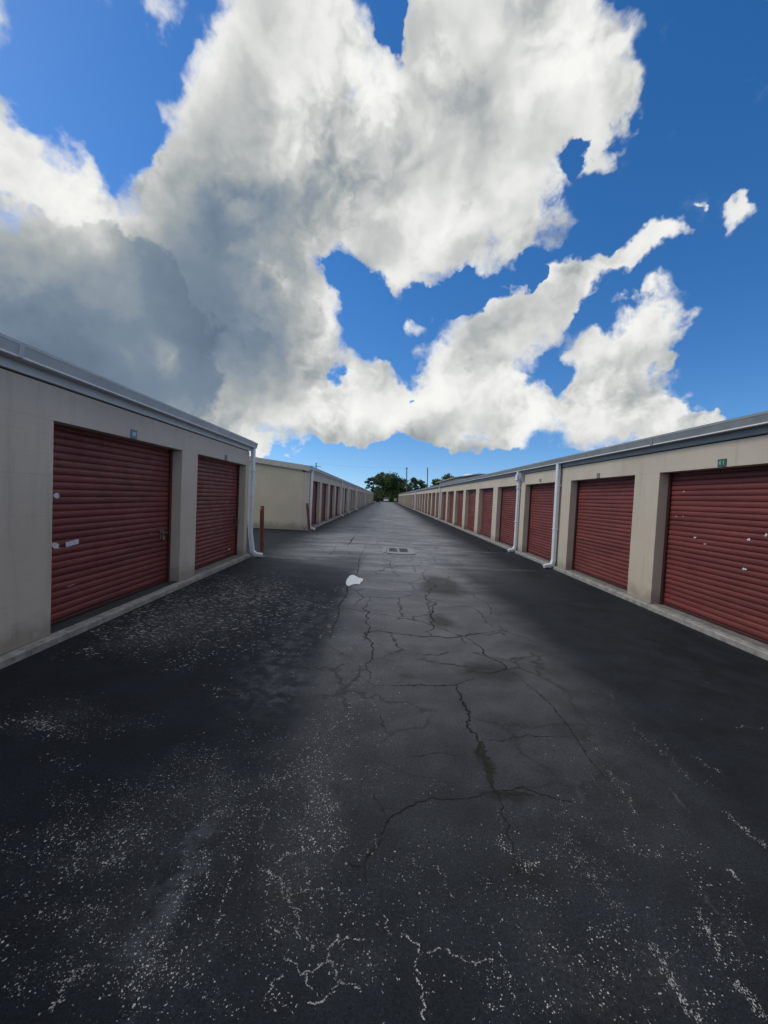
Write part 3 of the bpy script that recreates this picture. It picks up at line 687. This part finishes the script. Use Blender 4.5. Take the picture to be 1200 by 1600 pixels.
CR = [
 ([(577,932),(573,943),(577,957),(572,970),(576,985),(580,1003),(582,1017),(582,1030),(572,1042),(580,1053),(577,1067),(587,1073)], .016),
 ([(568,1002),(580,987),(600,987),(633,992),(673,994),(727,995),(753,989),(778,985)], .018),
 ([(673,994),(678,982),(672,972),(677,955),(671,940),(673,922),(663,905),(653,883),(648,869)], .022),
 ([(727,995),(743,1007),(757,1022),(770,1030),(790,1040),(792,1045),(777,1050),(750,1050),(737,1050)], .016),
 ([(587,1072),(647,1072),(687,1071),(713,1070),(740,1060)], .012),
 ([(713,1070),(720,1085),(728,1105),(733,1125),(742,1145),(750,1165),(757,1190),(762,1215),(773,1237)], .022),
 ([(773,1237),(786,1262),(796,1290),(802,1330),(806,1370)], .008),
 ([(773,1237),(755,1240),(720,1248),(665,1252),(625,1270),(607,1280),(598,1300),(585,1325),(572,1340),(567,1352),(572,1375),(580,1405)], .008),
 ([(773,1237),(800,1236),(840,1240),(870,1250),(905,1257)], .009),
 ([(583,1237),(590,1255),(606,1278)], .005),
 ([(545,1340),(548,1352),(566,1354)], .005),
 ([(635,1180),(665,1179),(690,1177),(715,1182)], .007),
 ([(752,1155),(800,1152),(900,1154)], .006),
 ([(690,949),(727,947),(753,963),(778,985)], .012),
 ([(703,920),(740,930),(760,965)], .010),
 ([(592,1115),(600,1135),(606,1150)], .006),
 ([(608,905),(609,880),(605,868)], .02),
]
for i, (p, wd) in enumerate(CR): crack(p, wd * .85, 'crack', .11, i)
crack([(752,1158),(758,1185),(765,1215),(772,1236)], .055, 'crackg', .05, 50, z=.0016)
crack([(774,1238),(800,1240),(835,1243)], .03, 'crackg', .05, 51, z=.0016)
for i, (p, wd) in enumerate([([(572,850),(560,880),(548,910),(538,935),(529,963),(514,1000)], .03), ([(556,838),(549,846),(543,852)], .05), ([(800,1050),(860,1100),(905,1160),(960,1230)], .012)]):
    crack(p, wd, 'seam', .02, 80 + i, 'seam', .0014)
# round pebble-black pit beside the seam
# ------------------------------------------------------------------ flakes: pale aggregate where the seal coat has broken away
def flakes():
    rg = random.Random(77); verts, faces = [], []
    def add(p, sx, sy):
        n = rg.choice((4, 5, 5, 6)); i = len(verts); a0 = rg.uniform(0, 6.28)
        for k in range(n):
            a = a0 + 2 * math.pi * k / n; r = rg.uniform(.45, 1.2); verts.append((p.x + sx * r * math.cos(a), p.y + sy * r * math.sin(a), .0012 + rg.uniform(0, .0008)))
        faces.append(tuple(range(i, i + n)))
    def along(pix, n, sig, smin, smax, ex=1.0, ey=1.0):
        seg = [math.dist(a, b) for a, b in zip(pix, pix[1:])]; tot = sum(seg)
        for _ in range(n):
            t_ = rg.uniform(0, tot); k = 0
            while k < len(seg) - 1 and t_ > seg[k]: t_ -= seg[k]; k += 1
            f_ = t_ / seg[k]; x = pix[k][0] + (pix[k + 1][0] - pix[k][0]) * f_; y = pix[k][1] + (pix[k + 1][1] - pix[k][1]) * f_
            x += 3.2 * math.sin(t_ * .21 + k) + rg.gauss(0, sig); y += 2.2 * math.cos(t_ * .17 + k * 2) + rg.gauss(0, sig * .8)
            s_ = smin + (smax - smin) * rg.random() ** 3; add(on_ground(x, y), s_ * ex, s_ * ey)
    def cloud(x, y, sx, sy, n, smin, smax, ex=1.0, ey=1.0):
        # clustered scatter: clumps inside an ellipse
        m = max(3, n // 18); cl = [(x + rg.gauss(0, sx), y + rg.gauss(0, sy)) for _ in range(m)]
        for _ in range(int(n * 1.9)):
            cx, cy = rg.choice(cl); px_, py_ = cx + rg.gauss(0, 7 + sx * .10), cy + rg.gauss(0, 5 + sy * .10)
            if py_ < 862: continue
            g = on_ground(px_, py_)
            if g.x < XL + .14 or g.x > XR - .14: continue
            s_ = smin * .7 + (smax - smin) * rg.random() ** 4.5; add(g, s_ * ex, s_ * ey)
    Z = lambda pts: [(400 + a / 2.4, 1100 + b / 2.4) for a, b in pts]
    for pts, n in (([(540,855),(600,900),(618,935),(600,970),(610,1030),(625,1100),(628,1190)],150),([(640,930),(700,920),(760,945),(820,975),(880,960)],110),([(305,860),(300,885),(270,930),(275,960),(210,1005),(160,1015)],110),
            ([(275,955),(290,1000),(305,1035),(370,1055),(400,1070)],80),([(305,1035),(290,1080),(255,1115),(190,1125)],60),([(20,620),(75,650),(120,690),(125,750),(165,780),(150,840),(160,880)],150),([(100,950),(135,975),(185,1015),(205,1070)],60),
            ([(100,1010),(60,1060),(35,1110)],45),([(300,885),(400,880)],35),([(10,470),(30,420),(60,390)],40),([(150,705),(220,700),(300,690),(350,715)],60),([(660,600),(700,640),(720,690),(745,720)],30),([(890,520),(960,560),(1000,620),(1080,650)],45),
            ([(480,790),(500,860)],18),([(790,830),(880,830),(930,960),(980,1170)],50),([(430,560),(470,490)],20)):
        along(Z(pts), int(n * 1.9), .9, .0008, .0034)
    L_ = lambda pts: [(a / 2, 850 + b / 2) for a, b in pts]
    for pts, n, sg in (([(730,970),(740,1020),(700,1110),(670,1230)],70,2),([(820,1010),(870,1060),(910,1130),(940,1170)],60,1.6),([(280,1310),(215,1360),(185,1420),(150,1470)],90,3),([(640,960),(590,1010),(560,1090),(500,1250),(440,1320),(410,1480)],260,11),
            ([(140,815),(240,800),(340,760),(540,740)],150,7),([(610,880),(660,850),(700,830),(780,825),(830,830)],80,3),([(655,455),(700,458),(770,468)],70,1.4),([(220,980),(300,930),(400,800)],120,8),([(860,990),(930,960),(1010,960)],60,2),([(680,700),(690,790),(660,860)],90,8),
            ([(560,1090),(640,1040),(640,960)],60,5),([(100,1170),(300,1140),(360,1160)],60,5),([(780,810),(830,740),(900,720)],70,3)):
        along(L_(pts), int(n * 1.5), sg, .0010, .0045)
    R_ = lambda pts: [(600 + a / 2, 850 + b / 2) for a, b in pts]
    for pts, n, sg in (([(640,450),(720,510),(800,590),(860,640),(960,740)],120,2.0),([(1060,830),(1120,890),(1200,950)],120,2.2),([(690,700),(760,790),(790,850)],60,1.6),([(960,660),(1060,720)],40,2),([(970,1130),(1040,1260),(1050,1300)],80,2),([(830,1240),(860,1300),(940,1440),(990,1500)],150,4),
            ([(560,910),(640,1030),(700,1100),(740,1150)],130,6),([(1070,1010),(1120,1060)],40,1.5),([(640,630),(690,660)],30,3),([(350,930),(400,960),(480,1020)],70,6),([(1090,1370),(1150,1420),(1190,1490)],80,5),([(1090,572),(1190,575)],25,1),([(740,880),(780,960),(860,980),(870,930)],60,3)):
        along(R_(pts), int(n * 1.7), sg * .9, .0010, .0042, .8, 1.3)
    # fields of specks
    for a in ((300,945,95,26,3000,.0035,.017,2.2,.7),(390,925,50,14,1500,.0035,.017,2.4,.7),(230,985,110,22,900,.003,.013,1.9,.7),(360,1010,70,40,260,.003,.012),(70,1135,60,10,260,.002,.009,1.4,.8),(100,1030,80,20,60,.003,.014,1.5,.8),
            (500,1240,20,55,420,.0015,.0065),(540,1080,22,70,360,.002,.007),(560,1030,40,40,120,.002,.007),(130,1310,80,45,330,.0015,.006),(200,1340,60,30,160,.0015,.0075),(90,1400,70,40,220,.0015,.006),(250,1240,90,40,260,.0015,.006),(330,1180,70,30,160,.002,.006),
            (400,1260,60,60,260,.0015,.005),(300,1500,120,50,260,.001,.0045),(520,1480,120,70,260,.001,.004),(150,1550,110,40,150,.001,.005),(450,1380,60,50,180,.0012,.0045),(770,1400,90,80,220,.001,.004),(880,1330,60,50,160,.0012,.0045),(960,1480,60,50,200,.001,.005),
            (1080,1520,60,50,200,.001,.005),(1000,1350,80,60,130,.0012,.0045),(700,1200,120,70,120,.0012,.004),(640,1330,100,80,120,.001,.0035),(900,1150,100,60,80,.002,.005),(1130,1400,60,80,100,.0012,.0045),(480,1130,60,60,160,.002,.006),(820,1540,120,40,150,.001,.004),(560,980,50,30,60,.003,.008)):
        cloud(*a)
    me = bpy.data.meshes.new('flaked_seal_coat'); me.from_pydata(verts, [], faces)
    o = link('flaked_seal_coat', me, M['flake'], DRIVE); tag(o, kind='stuff')
def flake_mat():
    m, t, b = material('exposed_pale_aggregate'); p = pos(t)
    k = t.m('MULTIPLY', t.step(t.noise(p, 2.2, 4, .6), .30, .62, .4, 1.0), t.step(t.noise(p, 75, 3, .7), .28, .62, .35, 1.0))
    t.put(b.inputs['Base Color'], t.mix(k, (.07, .072, .075), (.56, .56, .55))); b.inputs['Roughness'].default_value = .9; b.inputs['Specular IOR Level'].default_value = .2
    return m
M['flake'] = flake_mat()
flakes()
# ------------------------------------------------------------------ scrap of white paper
def scrap():
    pix = [(539,911),(541,905),(546,899),(552,898),(556,900),(561,903),(569,904),(568,908),(565,910),(563,914),(557,913.5),(551,914),(544,917),(540,915)]
    g = [on_ground(554 + (x - 554) * .9, 908 + (y - 908) * .9) for x, y in pix]; c = sum(g, Vector()) / len(g); rg = random.Random(5)
    bm = bmesh.new(); top, bot = [], []
    mid = bm.verts.new((c.x, c.y, .012)); rings = []
    for k in (1.0, .72, .4):
        rings.append([bm.verts.new((c.x + (p.x - c.x) * k, c.y + (p.y - c.y) * k, .004 + (1 - k) * .006 + rg.uniform(0, .010))) for p in g])
    lo = [bm.verts.new((p.x, p.y, .002)) for p in g]; n = len(g)
    for a, b in [(lo, rings[0]), (rings[0], rings[1]), (rings[1], rings[2])]:
        for j in range(n): bm.faces.new((a[j], a[(j + 1) % n], b[(j + 1) % n], b[j]))
    for j in range(n): bm.faces.new((rings[2][j], rings[2][(j + 1) % n], mid))
    bm.faces.new(lo[::-1]); fix(bm)
    o = bm_obj('paper_scrap', bm, M['paper']); tag(o, 'torn crumpled white paper scrap lying on the asphalt before the drain', 'paper')
scrap()

# ------------------------------------------------------------------ trees, poles, far things
def tree(base, lobes, trunk_h, trunk_r, leaf, nleaf, size, label, seed, group='trees beyond the storage rows'):
    rg = random.Random(seed); root = empty('tree', base); tag(root, label, 'tree', group)
    bm = bmesh.new(); B = Vector(base)
    main = [B + Vector((0, 0, -.1)), B + Vector((.1, 0, trunk_h * .5)), B + Vector((-.1, .1, trunk_h))]
    def limb(a, b, r0, r1, n=5):
        prev = None; d = (b - a); nn = d.cross(Vector((0, 1, .3))).normalized(); ss = d.normalized().cross(nn)
        for i in range(n + 1):
            t_ = i / n; p = a + d * t_ + nn * math.sin(t_ * 3) * d.length * .06; r = r0 + (r1 - r0) * t_
            ring = [bm.verts.new(p + nn * r * math.cos(k * math.pi / 3) + ss * r * math.sin(k * math.pi / 3)) for k in range(6)]
            if prev:
                for k in range(6): bm.faces.new((prev[k], prev[(k + 1) % 6], ring[(k + 1) % 6], ring[k]))
            prev = ring
    limb(main[0], main[2], trunk_r, trunk_r * .7)
    for (cx, cy, cz, rx, ry, rz) in lobes:
        limb(main[2] if rg.random() < .6 else main[1] + Vector((0, 0, trunk_h * .25)), B + Vector((cx, cy, cz)), trunk_r * .5, trunk_r * .12)
    fix(bm); child(bm_obj('trunk', bm, M['bark']), root)
    verts, faces = [], []; tot = sum(l[3] * l[4] * l[5] for l in lobes) ** 1.0
    for (cx, cy, cz, rx, ry, rz) in lobes:
        n = int(nleaf * (rx * ry * rz) / tot); ncl = max(6, n // 45)
        cl = []
        for _ in range(ncl):
            v = Vector((rg.gauss(0, 1), rg.gauss(0, 1), rg.gauss(0, 1))).normalized() * (rg.uniform(.35, 1) ** .6)
            cl.append((Vector((cx + v.x * rx, cy + v.y * ry, cz + v.z * rz)), rg.uniform(.35, .8) * min(rx, rz) * .38))
        for _ in range(n):
            c, r = rg.choice(cl); p = B + c + Vector((rg.gauss(0, r), rg.gauss(0, r), rg.gauss(0, r * .7)))
            if p.z < .2: continue
            a = Vector((rg.gauss(0, 1), rg.gauss(0, 1), rg.gauss(0, 1))).normalized(); b = a.orthogonal().normalized(); s = size * rg.uniform(.5, 1.2)
            a, b = a * s, b * s * .6; i = len(verts)
            verts += [p - a, p + b, p + a, p - b]; faces.append((i, i + 1, i + 2, i + 3))
    me = bpy.data.meshes.new('crown'); me.from_pydata([tuple(v) for v in verts], [], faces); child(link('crown', me, leaf), root)
def far(x, y, Y):
    return on_y(x, y, Y)
def lobes_px(base, Y, lst):
    out = []
    for x, y, rx, ry in lst:
        p = on_y(x, y, Y); k = Y / F; out.append((p.x - base[0], random.uniform(-1, 1), p.z, rx * k, max(rx, ry) * k * .8, ry * k))
    return out
TY = 146
b1 = (far(606, 780, TY).x, TY, -.02)
tree(b1, lobes_px(b1, TY, [(611,751,13,11),(606,757,14,15),(622,756,12,12),(592,750,10,8),(630,762,10,13),(600,770,14,9),(618,771,14,9),(612,746,10,6),(628,775,12,7)]), 3.0, .5, M['leaf'], 15000, .34, 'large dark spreading tree at the far end of the drive', 3)
b0 = (far(583, 780, TY + 4).x, TY + 4, -.02)
tree(b0, lobes_px(b0, TY + 4, [(584,750,8,6),(577,753,6,5),(594,745,9,6),(574,761,4,3.5),(583,763,5,4),(590,770,9,9),(580,776,6,5)]), 5.5, .28, M['leaf'], 4800, .32, 'tall loose-crowned tree left of the dark tree at the drive end', 4)
b2 = (far(651, 780, TY + 6).x, TY + 6, -.02)
tree(b2, lobes_px(b2, TY + 6, [(648,754,8,6),(657,757,8,6),(664,760,6,4),(642,763,6,7),(651,769,9,7)]), 4.6, .3, M['leaf'], 4800, .32, 'umbrella-crowned tree between the two utility poles', 5)
b3 = (far(690, 775, 118).x, 118, -.02)
tree(b3, lobes_px(b3, 118, [(699,749,8,8),(686,755,10,8),(679,760,6,7),(694,765,12,9)]), 3.5, .3, M['leaf2'], 6500, .28, 'rounded bright green tree above the right-hand roofs', 6)
# hedge under the trees, joined mass
def hedge():
    rg = random.Random(9); verts, faces = [], []
    for _ in range(9000):
        p = Vector((rg.uniform(-14, 12), 143 + rg.gauss(0, .7), abs(rg.gauss(0, 1.0)) * (1 + .4 * math.sin(rg.random() * 6))))
        if -1.2 < p.x + .1 * p.z < 1.6 and p.z < 2.0 and rg.random() < .55: continue
        a = Vector((rg.gauss(0, 1), rg.gauss(0, 1), rg.gauss(0, 1))).normalized(); b = a.orthogonal().normalized(); s = .34 * rg.uniform(.5, 1.2); a, b = a * s, b * s * .6; i = len(verts)
        verts += [p - a, p + b, p + a, p - b]; faces.append((i, i + 1, i + 2, i + 3))
    me = bpy.data.meshes.new('hedge'); me.from_pydata([tuple(v) for v in verts], [], faces)
    tag(link('undergrowth', me, M['leaf']), 'dark undergrowth below the far trees', 'undergrowth', kind='stuff')
hedge()
def pole(x, ytop, ybase, Y, label, arm=True, lean=0):
    t_ = on_y(x, ytop, Y); g = Vector((on_y(x, ybase, Y).x, Y, -.02)); root = empty('utility_pole', g); tag(root, label, 'utility pole', 'utility poles beyond the roofs')
    bm = bmesh.new(); ax = t_ - g
    ring = None
    sweep(bm, [g, g + ax * .5, t_], circ(.15, 10), twist=Vector((1, 0, 0))); fix(bm); child(bm_obj('shaft', bm, M['wood']), root)
    if arm:
        for k, hw in arm:
            p = g + ax * k
            child(box('crossarm', p.x - hw, p.x + hw, Y - .20, Y - .09, p.z - .06, p.z + .06, M['wood']), root)
            for sx in (-.9, -.3, .45, .9): child(box('insulator', p.x + sx * hw - .04, p.x + sx * hw + .04, Y - .18, Y - .11, p.z + .06, p.z + .22, M['steel']), root)
    return t_
pA = pole(635.5, 730.5, 779, 122, 'utility pole with small crossarm in front of the dark trees', ((.64, .55), (.97, .3)))
pB = pole(668, 730.5, 781, 126, 'plain utility pole right of the umbrella-crowned tree', ())
pC = pole(494, 723, 770, 118, 'utility pole with crossarm rising above the left roofs', ((.90, 1.4),))
def wire(a, b, sag, label):
    bm = bmesh.new(); pts = []
    for i in range(17):
        t_ = i / 16; p = a.lerp(b, t_); pts.append(p - Vector((0, 0, sag * 4 * t_ * (1 - t_))))
    sweep(bm, pts, circ(.012, 5), twist=Vector((0, 0, 1))); fix(bm); tag(bm_obj('overhead_wire', bm, M['wire']), label, 'wire', 'overhead wires')
wire(pC + Vector((0, 0, -.1)), pA + Vector((0, 0, -.15)), .5, 'thin overhead wire from the left pole to the pole before the trees')
wire(pC + Vector((-1.2, 0, -.9)), pC + Vector((-60, 4, -.4)), 1.0, 'thin overhead wire running left from the left pole')
# white car far off
def car():
    Y = 136; p = on_y(603.3, 781, Y); root = empty('parked_car', (p.x, Y, 0)); tag(root, 'small white car seen from behind at the far end of the drive', 'car')
    W = .87
    bm = bmesh.new(); extr = [(-W, .35), (W, .35), (W + .02, .75), (W - .03, .98), (-W + .03, .98), (-W - .02, .75)]
    extrude_y(bm, [(p.x + a, z) for a, z in extr], Y, Y + 4.2); fix(bm); child(bm_obj('body', bm, M['car']), root)
    bm = bmesh.new(); v = []
    for z, hw, y0, y1 in ((.981, W - .06, Y + .35, Y + 3.1), (1.50, W - .24, Y + .9, Y + 2.4)):
        v.append([bm.verts.new(q) for q in ((p.x - hw, y0, z), (p.x + hw, y0, z), (p.x + hw, y1, z), (p.x - hw, y1, z))])
    for j in range(4): bm.faces.new((v[0][j], v[0][(j + 1) % 4], v[1][(j + 1) % 4], v[1][j]))
    bm.faces.new(v[1]); bm.faces.new(v[0][::-1]); fix(bm); child(bm_obj('cabin_glass', bm, M['glass']), root)
    child(box('roof', p.x - W + .23, p.x + W - .23, Y + .88, Y + 2.42, 1.501, 1.54, M['car'], None, .015), root)
    for sx in (-1, 1):
        child(box('tail_light', p.x + sx * (W - .14), p.x + sx * (W - .02), Y - .02, Y - .002, .68, .86, M['chrome']), root)
        for yy in (.8, 3.3):
            bm = bmesh.new(); sweep(bm, [(p.x + sx * (W - .2), Y + yy, .32), (p.x + sx * (W + .025), Y + yy, .32)], circ(.32, 14), twist=Vector((0, 0, 1))); fix(bm); child(bm_obj('wheel', bm, M['tyre']), root)
car()
def bin_():
    g = on_ground(590.5, 785.2); g.y = min(g.y, 118); p = on_y(590.5, 783, g.y); root = empty('waste_bin', (p.x, g.y, 0)); tag(root, 'dark wheeled waste bin at the far end of the left row', 'bin')
    bm = bmesh.new(); r = bmesh.ops.create_cube(bm, size=1)
    for v in r['verts']: k = 1 if v.co.z > 0 else .8; v.co = Vector((p.x + v.co.x * .95 * k, g.y + v.co.y * .9 * k, .62 + v.co.z * 1.1))
    child(bm_obj('body', bm, M['bin']), root); child(box('lid', p.x - .52, p.x + .52, g.y - .5, g.y + .5, 1.172, 1.24, M['bin'], None, .02), root)
    for sx in (-1, 1):
        bm = bmesh.new(); sweep(bm, [(p.x + sx * .38, g.y + .35, .12), (p.x + sx * .46, g.y + .35, .12)], circ(.12, 10), twist=Vector((0, 0, 1))); fix(bm); child(bm_obj('wheel', bm, M['tyre']), root)
bin_()
def board():
    Y = 129; a, b = on_y(616, 779, Y), on_y(619.6, 784, Y); root = empty('notice_board', ((a.x + b.x) / 2, Y, 0)); tag(root, 'pale upright notice board beside the end of the right row', 'board')
    child(box('panel', a.x, b.x, Y, Y + .05, .55, a.z, M['sign'], None, .005), root)
    for x in (a.x + .05, b.x - .09): child(box('post', x, x + .05, Y + .051, Y + .1, -.02, a.z + .05, M['wood']), root)
board()
